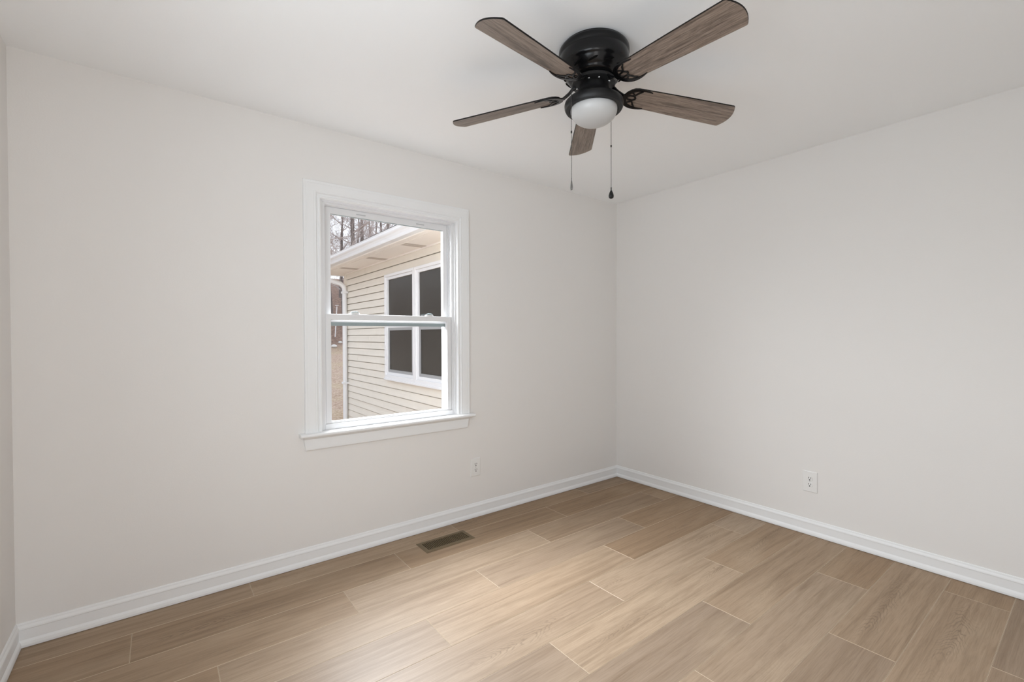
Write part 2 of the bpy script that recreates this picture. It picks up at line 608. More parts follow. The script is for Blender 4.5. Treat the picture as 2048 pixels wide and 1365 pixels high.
# casing: moulded profile, mitred at the top corners; (distance outward from the opening, thickness)
CP = [(-0.004, 0.0), (-0.004, 0.010), (-0.001, 0.0145), (0.004, 0.0155), (0.009, 0.012), (0.0105, 0.0085), (0.0175, 0.0105), (0.022, 0.0165), (0.0235, 0.0185), (0.031, 0.0165), (0.034, 0.0175), (0.070, 0.0195), (0.073, 0.0185), (0.0745, 0.0195), (0.084, 0.0195), (0.0865, 0.018), (0.0875, 0.014), (0.0875, 0.0)]
ZS = 0.733
bm = nb()
rows = []
for key in range(4):
    row = []
    for a, t in CP:
        x = OX0-a if key in (0, 1) else OX1+a
        z = ZS if key in (0, 3) else OZ1+a
        row.append(bm.verts.new((x, -t, z)))
    rows.append(row)
for A, B in zip(rows, rows[1:]):
    for i in range(len(CP)-1):
        bm.faces.new((A[i], A[i+1], B[i+1], B[i]))
for A in (rows[0], rows[3]):
    bm.faces.new(A)
wpart('casing', bm, M_trim)

# stool (inner sill) with a nosed front edge and horns
bm = nb()
SP = [(0.0, 0.714), (-0.050, 0.714), (-0.0535, 0.7160), (-0.0555, 0.7195), (-0.056, 0.7235), (-0.0555, 0.7275), (-0.0535, 0.7310), (-0.050, 0.733), (0.0, 0.733)]
extrude_profile(bm, SP, lambda a, z, t: (t, a, z), -2.658, -1.541)
box(bm, OX0, OX1, 0.0, 0.055, 0.714, 0.733)
wpart('stool', bm, M_trim, smooth=True)
# apron: cove under the stool, flat board with returned ends
bm = nb()
AP = [(0.0, 0.637), (-0.014, 0.637), (-0.017, 0.640), (-0.018, 0.650), (-0.0185, 0.698), (-0.026, 0.704), (-0.034, 0.7085), (-0.036, 0.714), (0.0, 0.714)]
A = [bm.verts.new((-2.625-(z-0.637)*0.16, y, z)) for y, z in AP]
B = [bm.verts.new((-1.584+(z-0.637)*0.16, y, z)) for y, z in AP]
for i in range(len(AP)):
    j = (i+1) % len(AP)
    bm.faces.new((A[i], A[j], B[j], B[i]))
bm.faces.new(A); bm.faces.new(B[::-1])
wpart('apron', bm, M_trim)
# jamb liner and the stepped vinyl frame
bm = nb()
ring(bm, OX0, OX1, ZS, OZ1, 0.006, -0.002, T+0.01, wb=0.0005)
wpart('jamb', bm, M_trim)
bm = nb()
ring(bm, OX0+0.006, OX1-0.006, ZS, OZ1-0.006, 0.010, 0.004, 0.014, wb=0.001)
ring(bm, OX0+0.006, OX1-0.006, ZS, OZ1-0.006, 0.020, 0.014, 0.018, wb=0.001)
ring(bm, OX0+0.006, OX1-0.006, ZS, OZ1-0.006, 0.0265, 0.018, 0.0515, wt=0.020, wb=0.001)
ring(bm, OX0+0.006, OX1-0.006, ZS, OZ1-0.006, 0.0355, 0.0525, 0.0885, wt=0.020, wb=0.010)
ring(bm, OX0+0.006, OX1-0.006, ZS, OZ1-0.006, 0.044, 0.089, 0.128, wt=0.040, wb=0.020)
wpart('window_frame', bm, M_vinyl, bevel=0.0012)

# lower sash (nearer the room)
LX0, LX1 = -2.506, -1.686
bm = nb()
ring(bm, LX0, LX1, 0.7665, 1.397, 0.031, 0.020, 0.049, wt=0.033, wb=0.006)
lower = wpart('lower_sash', bm, M_vinyl, bevel=0.0025)
bm = nb()
box(bm, LX0-0.006, LX1+0.006, 0.013, 0.0495, 0.734, 0.7655)
box(bm, LX0+0.031, LX1-0.031, 0.024, 0.045, 0.7655, 0.778)
wpart('bottom_rail', bm, M_vinyl, lower, bevel=0.002)
bm = nb()
box(bm, LX0+0.028, LX1-0.028, 0.033, 0.037, 0.774, 1.368)
wpart('glass', bm, M_glass, lower)
for cx in (-2.335, -1.845):
    bm = nb()
    lathe(bm, [(0.0, 1.407), (0.026, 1.4065), (0.030, 1.4035), (0.030, 1.397)], cx, 0.034, 24)
    for v in bm.verts: v.co.y = 0.034+(v.co.y-0.034)*0.45
    lk = wpart('sash_lock', bm, M_vinyl, lower, smooth=True)
    bm = nb()
    tube(bm, [(cx-0.024, 0.026, 1.409), (cx-0.010, 0.024, 1.4125), (cx+0.012, 0.026, 1.4125), (cx+0.024, 0.032, 1.409)], [0.002, 0.0035, 0.0035, 0.002], 8)
    wpart('lock_lever', bm, M_gask, lower, smooth=True)

# upper sash (outer track)
UX0, UX1 = -2.497, -1.695
bm = nb()
ring(bm, UX0, UX1, 1.337, 2.0195, 0.032, 0.056, 0.086, wt=0.039, wb=0.040)
upper = wpart('upper_sash', bm, M_vinyl, bevel=0.002)
bm = nb()
box(bm, UX0+0.029, UX1-0.029, 0.069, 0.073, 1.374, 1.984)
wpart('glass', bm, M_glass, upper)
bm = nb()
box(bm, UX0+0.004, UX1-0.004, 0.0545, 0.0875, 1.330, 1.351)
wpart('weatherstrip', bm, M_gask, upper)
bm = nb()
box(bm, UX0+0.032, UX1-0.032, 0.060, 0.068, 1.9775, 1.9808)
wpart('glass_top_strip', bm, M_gask, upper)  # thin dark strip along the top of the glass
for cx in (-2.285, -1.895):
    bm = nb()
    box(bm, cx-0.028, cx+0.028, 0.0535, 0.058, 1.9955, 2.002)
    wpart('tilt_latch', bm, M_slot, upper, bevel=0.001)

# ------------------------------------------------------------------ out of frame: window added in the left wall for fill light, cased doorway behind the camera
w2 = tag(empty('added_window_2', (LX, (QY0+QY1)/2, QZ0)), kind='structure')
bm = nb()
ym = (QY0+QY1)/2
for a_, b_ in ((QY0, QY0+0.03), (QY1-0.03, QY1), (ym-0.02, ym+0.02)):
    box(bm, LX-0.12, LX+0.0, a_, b_, QZ0, QZ1)
for a_, b_ in ((QZ0, QZ0+0.03), (QZ1-0.03, QZ1)):
    box(bm, LX-0.12, LX+0.0, QY0, QY1, a_, b_)
o = link('window_frame', bm, M_vinyl, w2); o.matrix_parent_inverse = Matrix.Translation(-w2.location)
bm = nb()
box(bm, LX-0.072, LX-0.068, QY0+0.03, QY1-0.03, QZ0+0.03, QZ1-0.03)
o = link('glass', bm, M_glass, w2); o.matrix_parent_inverse = Matrix.Translation(-w2.location)
bm = nb()
for a_, b_ in ((DX0-0.06, DX0), (DX1, DX1+0.06)):
    box(bm, a_, b_, RY-T, RY+0.016, 0.0, DZ1)
box(bm, DX0-0.06, DX1+0.06, RY-T, RY+0.016, DZ1, DZ1+0.06)
tag(link('door_1', bm, M_trim, bevel=0.003), kind='structure')

# ------------------------------------------------------------------ ceiling fan
FX, FY = -1.8385, -1.4106
fan = tag(empty('ceiling_fan', (FX, FY, H)), 'black five-blade ceiling fan with weathered wood blades and white dome light', 'ceiling fan')


def fpart(name, b, ms, parent=None, **k):
    """mesh given in metres relative to the fan axis, z from the floor"""
    for v in b.verts: v.co.z -= H
    return link(name, b, ms, parent or fan, **k)


bm = nb()
lathe(bm, [(0.0, 2.4395), (0.131, 2.4395), (0.132, 2.433), (0.139, 2.4305), (0.1420, 2.426), (0.1425, 2.420), (0.1425, 2.410), (0.1395, 2.405), (0.1392, 2.401), (0.1408, 2.397), (0.1405, 2.362), (0.138, 2.357), (0.136, 2.354), (0.133, 2.352), (0.130, 2.347), (0.121, 2.333), (0.111, 2.324), (0.1085, 2.322), (0.107, 2.318), (0.101, 2.312), (0.096, 2.309), (0.0, 2.309)], 0, 0, 96)
housing = fpart('motor_housing', bm, M_black, smooth=True)
# slanted cooling slots on the bowl
for i in range(12):
    bm = nb()
    a = 2*math.pi*i/12+0.2
    pts = []
    for q in range(7):
        t = q/6-0.5
        aa = a+t*0.30
        rr, zz = 0.1215+t*0.010, 2.3335+t*0.010
        pts.append((rr*math.cos(aa)*1.004, rr*math.sin(aa)*1.004, zz-0.0008))
    tube(bm, pts, [0.001, 0.0034, 0.0038, 0.0038, 0.0038, 0.0034, 0.001], 8)
    fpart('vent_slot', bm, M_void, housing, smooth=True)
bm = nb()
lathe(bm, [(0.0, 2.309), (0.083, 2.3085), (0.088, 2.304), (0.088, 2.293), (0.083, 2.289), (0.050, 2.287), (0.040, 2.286), (0.040, 2.262), (0.0, 2.262)], 0, 0, 64)
fpart('flywheel', bm, M_satin, smooth=True)
for a in (2.2, 3.6, 4.2, 5.0, 1.0):
    bm = nb()
    lathe(bm, [(0.0, 2.2845), (0.004, 2.2855), (0.005, 2.288), (0.005, 2.291)], 0.068*math.cos(a), 0.068*math.sin(a), 12)
    fpart('screw', bm, M_chrome, smooth=True)
# light fitter: neck flaring into a ring that holds the dome
bm = nb()
lathe(bm, [(0.0, 2.289), (0.058, 2.289), (0.060, 2.284), (0.061, 2.272), (0.068, 2.256), (0.083, 2.240), (0.103, 2.229), (0.112, 2.225), (0.1175, 2.219), (0.1195, 2.211), (0.1185, 2.200), (0.115, 2.193), (0.1135, 2.191), (0.099, 2.1905), (0.096, 2.193), (0.0955, 2.202), (0.0, 2.202)], 0, 0, 96)
fpart('light_fitter', bm, M_satin, smooth=True)
bm = nb()
pr = [(0.094, 2.196), (0.0945, 2.189)]
for i in range(1, 15):
    t = i/14*math.pi/2
    pr.append((0.0945*math.cos(t)**0.9 if i < 14 else 0.0, 2.189-0.060*math.sin(t)))
lathe(bm, pr, 0, 0, 72)
fpart('dome_shade', bm, M_opal, smooth=True)

# blades: local x outward, local y = direction of turn, bottom face at z = 0
ROOT_U, TIP_U = 0.139, 0.6225


def blade_outline():
    pts = []
    for i in range(9):                                          # rounded root
        t = math.pi/2+math.pi*i/8
        pts.append((ROOT_U+0.040+0.040*math.cos(t), 0.0505*math.sin(t)))
    hw = 0.0625
    R_, cu = 0.011, 0.612                                        # corner radius, centre of the corner arc
    pts.append((0.40, -0.0575))
    for i in range(0, 6):
        t = -math.pi/2+math.radians(72)*i/5
        pts.append((cu+R_*math.cos(t), -hw+R_+R_*math.sin(t)))
    c0 = pts[-1]
    for i in range(1, 12):
        v = c0[1]*(1-i/6)
        pts.append((c0[0]+0.0185*(1-(v/c0[1])**2), v))
    for i in range(5, -1, -1):
        t = -math.pi/2+math.radians(72)*i/5
        pts.append((cu+R_*math.cos(t), hw-R_-R_*math.sin(t)))
    pts.append((0.40, 0.0575))
    return pts


def blade_mesh():
    b = nb()
    ol = blade_outline()
    lo = [b.verts.new((u, v, 0.0)) for u, v in ol]
    lo2 = [b.verts.new((u*0.9985+0.0006, v*0.985, -0.0008)) for u, v in ol]
    hi = [b.verts.new((u, v, 0.0042)) for u, v in ol]
    k = len(ol)
    b.faces.new(lo2[::-1]).material_index = 0
    b.faces.new(hi).material_index = 1
    for i in range(k):
        j = (i+1) % k
        b.faces.new((lo2[i], lo2[j], lo[j], lo[i])).material_index = 1
        b.faces.new((lo[i], lo[j], hi[j], hi[i])).material_index = 1
    return b


def strip(b, pts, wid, z0, z1):
    """flat bar of varying width following pts in the blade plane"""
    n_ = len(pts)
    L, R_ = [], []
    for i in range(n_):
        p0, p1 = pts[max(i-1, 0)], pts[min(i+1, n_-1)]
        d = Vector((p1[0]-p0[0], p1[1]-p0[1])).normalized()
        nn = Vector((-d.y, d.x))
        w = wid[i] if isinstance(wid, (list, tuple)) else wid
        L.append(Vector(pts[i][:2])+nn*w/2)
        R_.append(Vector(pts[i][:2])-nn*w/2)
    V = [[b.verts.new((p.x, p.y, z)) for p in Q] for Q in (L, R_) for z in (z0, z1)]
    l0, l1, q0, q1 = V
    for i in range(n_-1):
        b.faces.new((l0[i], l0[i+1], q0[i+1], q0[i]))
        b.faces.new((l1[i], q1[i], q1[i+1], l1[i+1]))
        b.faces.new((l0[i], l1[i], l1[i+1], l0[i+1]))
        b.faces.new((q0[i], q0[i+1], q1[i+1], q1[i]))
    b.faces.new((l0[0], q0[0], q1[0], l1[0]))
    b.faces.new((l0[-1], l1[-1], q1[-1], q0[-1]))


def bracket_mesh():
    b = nb()
    z0, z1 = -0.0055, -0.0009
    # crescent round the root with two horns along the edges
    pts, wid = [], []
    for i in range(25):
        t = math.radians(62+236*i/24)
        s = abs(i-12)/12
        r = 0.045+0.004*s
        pts.append((ROOT_U+0.046+r*math.cos(t)+0.034*s**3, r*math.sin(t)*1.05))
        wid.append(0.0165*(1-s**2.4)+0.0025)
    strip(b, pts, wid, z0, z1)
    # scalloped tracery inside the crescent
    for sgn in (-1, 1):
        pts = [(ROOT_U+0.004, 0.0), (ROOT_U+0.018, sgn*0.010), (ROOT_U+0.034, sgn*0.012), (ROOT_U+0.042, sgn*0.022), (ROOT_U+0.050, sgn*0.034), (ROOT_U+0.062, sgn*0.043)]
        strip(b, pts, [0.008, 0.007, 0.008, 0.007, 0.008, 0.004], z0+0.0004, z1)
        pts = [(ROOT_U+0.034, sgn*0.013), (ROOT_U+0.043, sgn*0.006), (ROOT_U+0.047, 0.0)]
        strip(b, pts, [0.007, 0.007, 0.009], z0+0.0006, z1)
        pts = [(ROOT_U+0.012, sgn*0.028), (ROOT_U+0.024, sgn*0.026), (ROOT_U+0.036, sgn*0.017)]
        strip(b, pts, [0.006, 0.006, 0.006], z0+0.0006, z1)
    # arm rising to the flywheel (bent, square bar)
    A = [(ROOT_U+0.012, 0.013, -0.0055), (0.128, 0.011, -0.006), (0.104, 0.012, 0.006), (0.086, 0.014, 0.020), (0.070, 0.016, 0.0225)]
    rows_ = []
    for u, w, z in A:
        rows_.append([b.verts.new((u, -w, z)), b.verts.new((u, w, z)), b.verts.new((u, w, z+0.007)), b.verts.new((u, -w, z+0.007))])
    for P, Q in zip(rows_, rows_[1:]):
        for i in range(4):
            j = (i+1) % 4
            b.faces.new((P[i], P[j], Q[j], Q[i]))
    b.faces.new(rows_[0][::-1]); b.faces.new(rows_[-1])
    return b


AZ0 = -22.84
PITCH = math.radians(13.0)
DROOP = [0.076, 0.002, 0.052, 0.060, 0.078]
Z_ROOT = 2.262
blade0 = bracket0 = None
AZ_ADJ = [-2.0, 0.0, 0.0, -2.0, 0.0]
for k in range(5):
    a = math.radians(AZ0+72*k+AZ_ADJ[k])
    if k == 0:
        blade0 = link('blade', blade_mesh(), [M_blade, M_edge], fan)
        bracket0 = link('blade_bracket', bracket_mesh(), M_black, fan, bevel=0.0012)
        bl, br = blade0, bracket0
    else:
        bl, br = blade0.copy(), bracket0.copy()
        for q in (bl, br):
            C.objects.link(q)
            q.parent = fan
    mw = Matrix.Rotation(a, 4, 'Z') @ Matrix.Translation((0.15, 0, Z_ROOT-H)) @ Matrix.Rotation(math.atan(DROOP[k]), 4, 'Y') @ Matrix.Rotation(-PITCH, 4, 'X') @ Matrix.Translation((-0.15, 0, 0))
    bl.matrix_local = mw
    br.matrix_local = mw

# pull chains
for (dx, dy, ztop, zfob, zbead, kind_) in ((-0.1205, 0.008, 2.222, 1.886, 2.072, 'flat'), (0.1175, 0.009, 2.200, 1.889, 2.076, 'drop')):
    bm = nb()
    n_ = int((ztop-zfob)/0.0036)
    for i in range(n_+1):
        z = ztop-(ztop-zfob)*i/n_
        bmesh.ops.create_icosphere(bm, subdivisions=1, radius=0.00165, matrix=Matrix.Translation((dx, dy, z)))
    tube(bm, [(dx, dy, ztop+0.004), (dx, dy, zfob)], 0.0006, 5)
    ch = fpart('pull_chain', bm, M_chain, smooth=True)
    bm = nb()
    lathe(bm, [(0, zbead+0.006), (0.0028, zbead+0.004), (0.003, zbead), (0.0028, zbead-0.004), (0, zbead-0.006)], dx, dy, 12)
    fpart('chain_connector', bm, M_satin, ch, smooth=True)
    bm = nb()
    if kind_ == 'drop':
        lathe(bm, [(0, zfob+0.012), (0.0022, zfob+0.011), (0.0024, zfob+0.002), (0.0018, zfob), (0.0035, zfob-0.003), (0.0075, zfob-0.012), (0.0105, zfob-0.021), (0.0113, zfob-0.027), (0.0095, zfob-0.033), (0.005, zfob-0.0365), (0, zfob-0.037)], dx, dy, 24)
        fpart('chain_fob', bm, M_satin, ch, smooth=True)
    else:
        lathe(bm, [(0, zfob+0.008), (0.002, zfob+0.007), (0.0022, zfob), (0.0018, zfob-0.002), (0.0035, zfob-0.010), (0.006, zfob-0.022), (0.0075, zfob-0.034), (0.006, zfob-0.041), (0, zfob-0.043)], dx, dy, 20)
        d = (rt+fw*0.6).normalized()
        for v in bm.verts:                                      # a flat fob seen nearly edge-on
            q = Vector((v.co.x-dx, v.co.y-dy, 0))
            w = Vector((0.42, 0.91, 0))
            q = w*q.dot(w)*1.35+Vector((0.91, -0.42, 0))*q.dot(Vector((0.91, -0.42, 0)))*0.55
            v.co.x, v.co.y = dx+q.x, dy+q.y
        fpart('chain_fob', bm, M_fobgrey, ch, smooth=True)

# ------------------------------------------------------------------ wall outlets
def outlet(label, w, h, place):
    """built in its own frame: x across, z up, front towards -y"""
    r = empty('wall_outlet')
    tag(r, label, 'electrical outlet', 'duplex outlets low on the walls')
    b = nb()
    box(b, -w/2, w/2, -0.0058, -0.0002, -h/2, h/2)
    for v in b.verts:
        if v.co.y < -0.003:
            v.co.x *= 0.93; v.co.z *= 0.955
    link('cover_plate', b, M_plate, r, bevel=0.0025, seg=3)
    for s in (1, -1):
        b = nb()
        ol = []
        for i in range(28):
            t = 2*math.pi*i/28
            ol.append((0.0172*math.cos(t), max(-0.0142, min(0.0142, 0.0172*math.sin(t)))))
        cz = 0.0195*s
        f0 = [b.verts.new((x, -0.0078, z+cz)) for x, z in ol]
        f1 = [b.verts.new((x*1.02, -0.004, z*1.02+cz)) for x, z in ol]
        b.faces.new(f0)
        for i in range(28):
            j = (i+1) % 28
            b.faces.new((f0[i], f1[i], f1[j], f0[j]))
        rc = link('receptacle', b, M_plate, r, bevel=0.0008)
        b = nb()
        box(b, -0.0080, -0.0052, -0.0084, -0.006, cz+0.0005, cz+0.0102)
        box(b, 0.0052, 0.0078, -0.0084, -0.006, cz+0.0012, cz+0.0095)
        ol = [(0.0036*math.cos(2*math.pi*i/16), 0.0036*math.sin(2*math.pi*i/16)) for i in range(16)]
        g0 = [b.verts.new((x, -0.0084, z+cz-0.0072)) for x, z in ol]
        g1 = [b.verts.new((x, -0.006, z+cz-0.0072)) for x, z in ol]
        b.faces.new(g0)
        for i in range(16):
            j = (i+1) % 16
            b.faces.new((g0[i], g1[i], g1[j], g0[j]))
        link('contact_slots', b, M_void, rc)
    b = nb()
    lathe(b, [(0, 0.0022), (0.0024, 0.0018), (0.003, 0.0), ], 0, 0, 16)
    for v in b.verts:
        v.co = Vector((v.co.x, -0.0056-v.co.z, v.co.y))
    link('plate_screw', b, M_slot, r, smooth=True)
    r.matrix_world = place
    return r


outlet('white duplex outlet on the window wall, below and right of the window', 0.081, 0.1265, Matrix.Translation((-1.511, 0, 0.3485)))
outlet('white duplex outlet on the plain wall without a window', 0.0865, 0.1325, Matrix.Translation((0, -1.551, 0.3365)) @ Matrix.Rotation(-math.pi/2, 4, 'Z'))

# ------------------------------------------------------------------ floor register
RX0, RX1, RY0, RY1 = -2.034, -1.700, -0.289, -0.141
reg = tag(empty('floor_register', ((RX0+RX1)/2, (RY0+RY1)/2, 0)), 'brown metal floor register with black slots beside the baseboard under the window', 'floor vent')
hx, hy = (RX1-RX0)/2, (RY1-RY0)/2
bm = nb()
lip, sx, sy = 0.010, 0.024, 0.027
rows = []
for (a, b_, z) in ((hx, hy, 0.0005), (hx, hy, 0.0018), (hx-lip, hy-lip, 0.0052), (hx-sx, hy-sy, 0.0050), (hx-sx, hy-sy, 0.0012)):
    rows.append([bm.verts.new((s*a, t*b_, z)) for s, t in ((-1, -1), (1, -1), (1, 1), (-1, 1))])
for A, B in zip(rows, rows[1:]):
    for i in range(4):
        j = (i+1) % 4
        bm.faces.new((A[i], A[j], B[j], B[i]))
link('register_frame', bm, M_brown, reg, bevel=0.002)
bm = nb()
ns = 25
pit = 2*(hx-sx)/ns
for i in range(ns+1):
    x = -(hx-sx)+pit*i
    wv = pit*0.20
    vs = box(bm, x-wv, x+wv, -(hy-sy), hy-sy, 0.0012, 0.0046)
link('louver_slats', bm, M_brown, reg)
bm = nb()
box(bm, -(hx-sx), hx-sx, -(hy-sy), hy-sy, 0.0004, 0.0012)
link('dark_backing', bm, M_void, reg)  # black plate: the darkness of the duct put into its colour
bm = nb()
box(bm, -(hx-sx)+pit*2.6, -(hx-sx)+pit*3.3, -(hy-sy)+0.004, -(hy-sy)+0.016, 0.0012, 0.0066)
link('damper_lever', bm, M_brown, reg, bevel=0.001)

# ------------------------------------------------------------------ outside: ground
bm = nb()
prof = [(0.14, -0.50), (6, -0.48), (14, -0.15), (22, 0.45), (27, 0.80), (36, 2.4), (50, 5.4), (70, 9.2), (95, 13.0)]
xs = [-60, -45, -30, -20, -12, -8, -3, 0, 3, 8, 14, 22, 34, 50, 75]
g_ = []
for y, z in prof:
    g_.append([bm.verts.new((x, y, z+(0.25*math.sin(x*0.35+y*0.2) if y > 20 else 0.0))) for x in xs])
for A, B in zip(g_, g_[1:]):
    for i in range(len(xs)-1):
        bm.faces.new((A[i], A[i+1], B[i+1], B[i]))
low = [[bm.verts.new((x, y, -1.2)) for x in xs] for y in (prof[0][0], prof[-1][0])]
for i in range(len(xs)-1):
    bm.faces.new((g_[0][i], low[0][i], low[0][i+1], g_[0][i+1]))
tag(link('ground', bm, M_ground, smooth=True), kind='structure')


def ground_z(x, y):
    """height of the ground mesh at (x, y)"""
    def vz(xx, yy, zz):
        return zz+(0.25*math.sin(xx*0.35+yy*0.2) if yy > 20 else 0.0)
    x = min(max(x, xs[0]), xs[-1])
    for (ya, za), (yb, zb) in zip(prof, prof[1:]):
        if ya <= y <= yb:
            for xa, xb in zip(xs, xs[1:]):
                if xa <= x <= xb:
                    u, v = (x-xa)/(xb-xa), (y-ya)/(yb-ya)
                    return (vz(xa, ya, za)*(1-u)+vz(xb, ya, za)*u)*(1-v)+(vz(xa, yb, zb)*(1-u)+vz(xb, yb, zb)*u)*v
    return prof[-1][1]


# ------------------------------------------------------------------ outside: wing of the house
XW, YE, ZSF = -0.50, 5.95, 2.425
wing = tag(empty('house_wing', (XW, 3.0, -0.5)), 'house wing with beige lap siding and white gutter, seen through the window', 'house')
WGI = Matrix.Translation(-wing.location)


def hpart(name, b, ms, parent=None, **k):
    o_ = link(name, b, ms, parent or wing, **k)
    if parent is None:
        o_.matrix_parent_inverse = WGI.copy()
    return o_


WY0, WY1, WZ0, WZ1 = 2.06, 4.01, 0.655, 2.19                 # opening of the twin window in the wing
CO = 0.113
bm = nb()
z = -0.52-0.02
zs = []
while z < ZSF:
    zs.append(z); z += CO
z_off = 1.402-(zs[[i for i, q in enumerate(zs) if q <= 1.402][-1]])
zs = [q+z_off for q in zs]
for zb in zs:
    zt = min(zb+CO, ZSF)
    if zt-zb < 0.01: continue
    spans = [(0.15, YE)]
    if zt > WZ0+0.02 and zb < WZ1-0.02:
        spans = [(0.15, WY0+0.02), (WY1-0.02, YE)]
    for ya, yb in spans:
        lap = [(XW+0.006, zb), (XW-0.014, zb), (XW-0.0145, zb+0.004), (XW-0.008, zb+0.05), (XW-0.007, zb+0.056), (XW-0.003, zt-0.010), (XW+0.006, zt-0.010)]
        cuts = [ya]
        if yb-ya > 1.4 and rnd.random() < 0.6:
            cuts.append(ya+(yb-ya)*rnd.uniform(0.35, 0.7))
        cuts.append(yb)
        for q, (ca, cb) in enumerate(zip(cuts, cuts[1:])):
            extrude_profile(bm, [(x-0.0015*q, zz) for x, zz in lap], lambda a, b_, t: (a, t, b_), ca, cb+(0.02 if q == 0 and len(cuts) > 2 else 0))
hpart('lap_siding', bm, M_siding)
bm = nb()
box(bm, XW+0.035, XW+0.10, 0.15, YE, -0.9, WZ0)
box(bm, XW+0.035, XW+0.10, 0.15, YE, WZ1, 2.6)
box(bm, XW+0.035, XW+0.10, 0.15, WY0, WZ0, WZ1)
box(bm, XW+0.035, XW+0.10, WY1, YE, WZ0, WZ1)
box(bm, XW+0.10, 5.5, YE-0.1, YE, -0.9, 2.6)
hpart('wall', bm, M_siding)
bm = nb()
box(bm, XW-0.026, XW+0.06, YE-0.075, YE+0.02, -0.55, ZSF)
hpart('corner_post', bm, M_siding, bevel=0.004)
# soffit with its channel lines, vent strips, fascia
XG = -0.945
bm = nb()
box(bm, XG+0.015, XW+0.05, 0.15, YE+0.33, ZSF, ZSF+0.012)
box(bm, XW+0.05, 1.0, YE, YE+0.33, ZSF, ZSF+0.012)
box(bm, XG+0.10, XG+0.115, 0.15, YE-0.05, ZSF-0.006, ZSF)
box(bm, XW-0.022, XW+0.0, 0.15, YE, ZSF-0.020, ZSF)
sof = hpart('soffit', bm, M_soffit)
for yv in (1.47, 2.72, 3.97, 5.22):
    bm = nb()
    for dy in (-0.075, 0.010):
        box(bm, XG+0.135, XW-0.024, yv+dy, yv+dy+0.062, ZSF-0.003, ZSF-0.0005)
    hpart('soffit_vent', bm, M_vent, sof)
bm = nb()
box(bm, XG, XG+0.02, 0.15, YE+0.36, ZSF-0.012, 2.58)
hpart('fascia', bm, M_soffit, bevel=0.003)
bm = nb()
box(bm, XG+0.02, 1.0, YE+0.33, YE+0.35, ZSF-0.010, 2.60)
hpart('gable_trim', bm, M_gutter)
# K-style gutter
GP = [(0.0, 2.44), (-0.075, 2.44), (-0.080, 2.452), (-0.084, 2.475), (-0.096, 2.500), (-0.112, 2.515), (-0.118, 2.530), (-0.118, 2.552), (-0.123, 2.556), (-0.123, 2.563), (-0.112, 2.565), (-0.110, 2.532), (-0.088, 2.500), (-0.076, 2.46), (-0.070, 2.448), (-0.006, 2.448), (-0.006, 2.565), (0.0, 2.565)]
bm = nb()
extrude_profile(bm, GP, lambda a, zz, t: (XG+a, t, zz+(5.9-t)*-0.004), 0.15, YE+0.33)
hpart('gutter', bm, M_gutter, bevel=0.0015)
# downspout: outlet elbow to the wall, then down beside the corner
bm = nb()
path = [(XG-0.05, YE-0.10, 2.445), (XG-0.05, YE-0.10, 2.38), (XG-0.02, YE-0.10, 2.325), (XG+0.05, YE-0.10, 2.29), (XW-0.13, YE-0.115, 2.225), (XW-0.075, YE-0.12, 2.175), (XW-0.058, YE-0.12, 2.10), (XW-0.058, YE-0.12, -0.42), (XW-0.075, YE-0.12, -0.46), (XW-0.25, YE-0.12, -0.50)]
tube(bm, path, 0.041, 12)
dsp = hpart('downspout', bm, M_gutter, smooth=True)
for zz in (2.05, 0.4):
    bm = nb()
    box(bm, XW-0.106, XW-0.008, YE-0.175, YE-0.065, zz, zz+0.035)
    hpart('downspout_strap', bm, M_gutter, dsp, bevel=0.003)
# roof
bm = nb()
v = [bm.verts.new(p) for p in ((XG-0.06, 0.15, 2.575), (XG-0.06, YE+0.36, 2.575), (3.0, YE+0.36, 3.86), (3.0, 0.15, 3.86))]
v2 = [bm.verts.new((q.co.x, q.co.y, q.co.z+0.02)) for q in v]
bm.faces.new(v); bm.faces.new(v2)
for i in range(4):
    j = (i+1) % 4
    bm.faces.new((v[i], v[j], v2[j], v2[i]))
hpart('roof', bm, M_roof)


def yring(b, y0, y1, z0, z1, w, x0, x1, wt=None, wb=None):
    tmp = nb()
    ring(tmp, y0, y1, z0, z1, w, x0, x1, wt, wb)
    mp = {v: b.verts.new((v.co.y, v.co.x, v.co.z)) for v in tmp.verts}
    for f in tmp.faces:
        b.faces.new([mp[v] for v in f.verts])
    tmp.free()


YM = 2.985                                                   # middle of the mullion between the two units
for (ya, yb) in ((YM+0.004, WY1), (WY0, YM-0.004)):
    bm = nb()
    yring(bm, ya, yb, WZ0-0.02, WZ1, 0.045, XW-0.045, XW+0.05, wt=0.040, wb=0.055)
    yring(bm, ya+0.045, yb-0.045, WZ0+0.035, WZ1-0.04, 0.040, XW-0.028, XW+0.05, wt=0.040, wb=0.040)
    fr_ = hpart('window_frame', bm, M_vinyl, bevel=0.003)
    bm = nb()
    box(bm, XW-0.022, XW+0.03, ya+0.085, yb-0.085, 1.392, 1.425)
    hpart('meeting_rail', bm, M_vinyl, fr_, bevel=0.002)
    bm = nb()
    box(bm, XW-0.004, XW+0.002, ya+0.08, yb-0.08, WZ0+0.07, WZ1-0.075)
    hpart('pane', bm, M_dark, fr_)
    bm = nb()
    yring(bm, ya+0.085, yb-0.085, WZ0+0.075, 1.392, 0.040, XW-0.018, XW-0.008)
    hpart('screen_frame', bm, M_screen, fr_)
bm = nb()
box(bm, XW-0.055, XW+0.01, WY0-0.01, WY1+0.01, WZ0-0.045, WZ0-0.018)
hpart('window_sill', bm, M_vinyl, bevel=0.003)

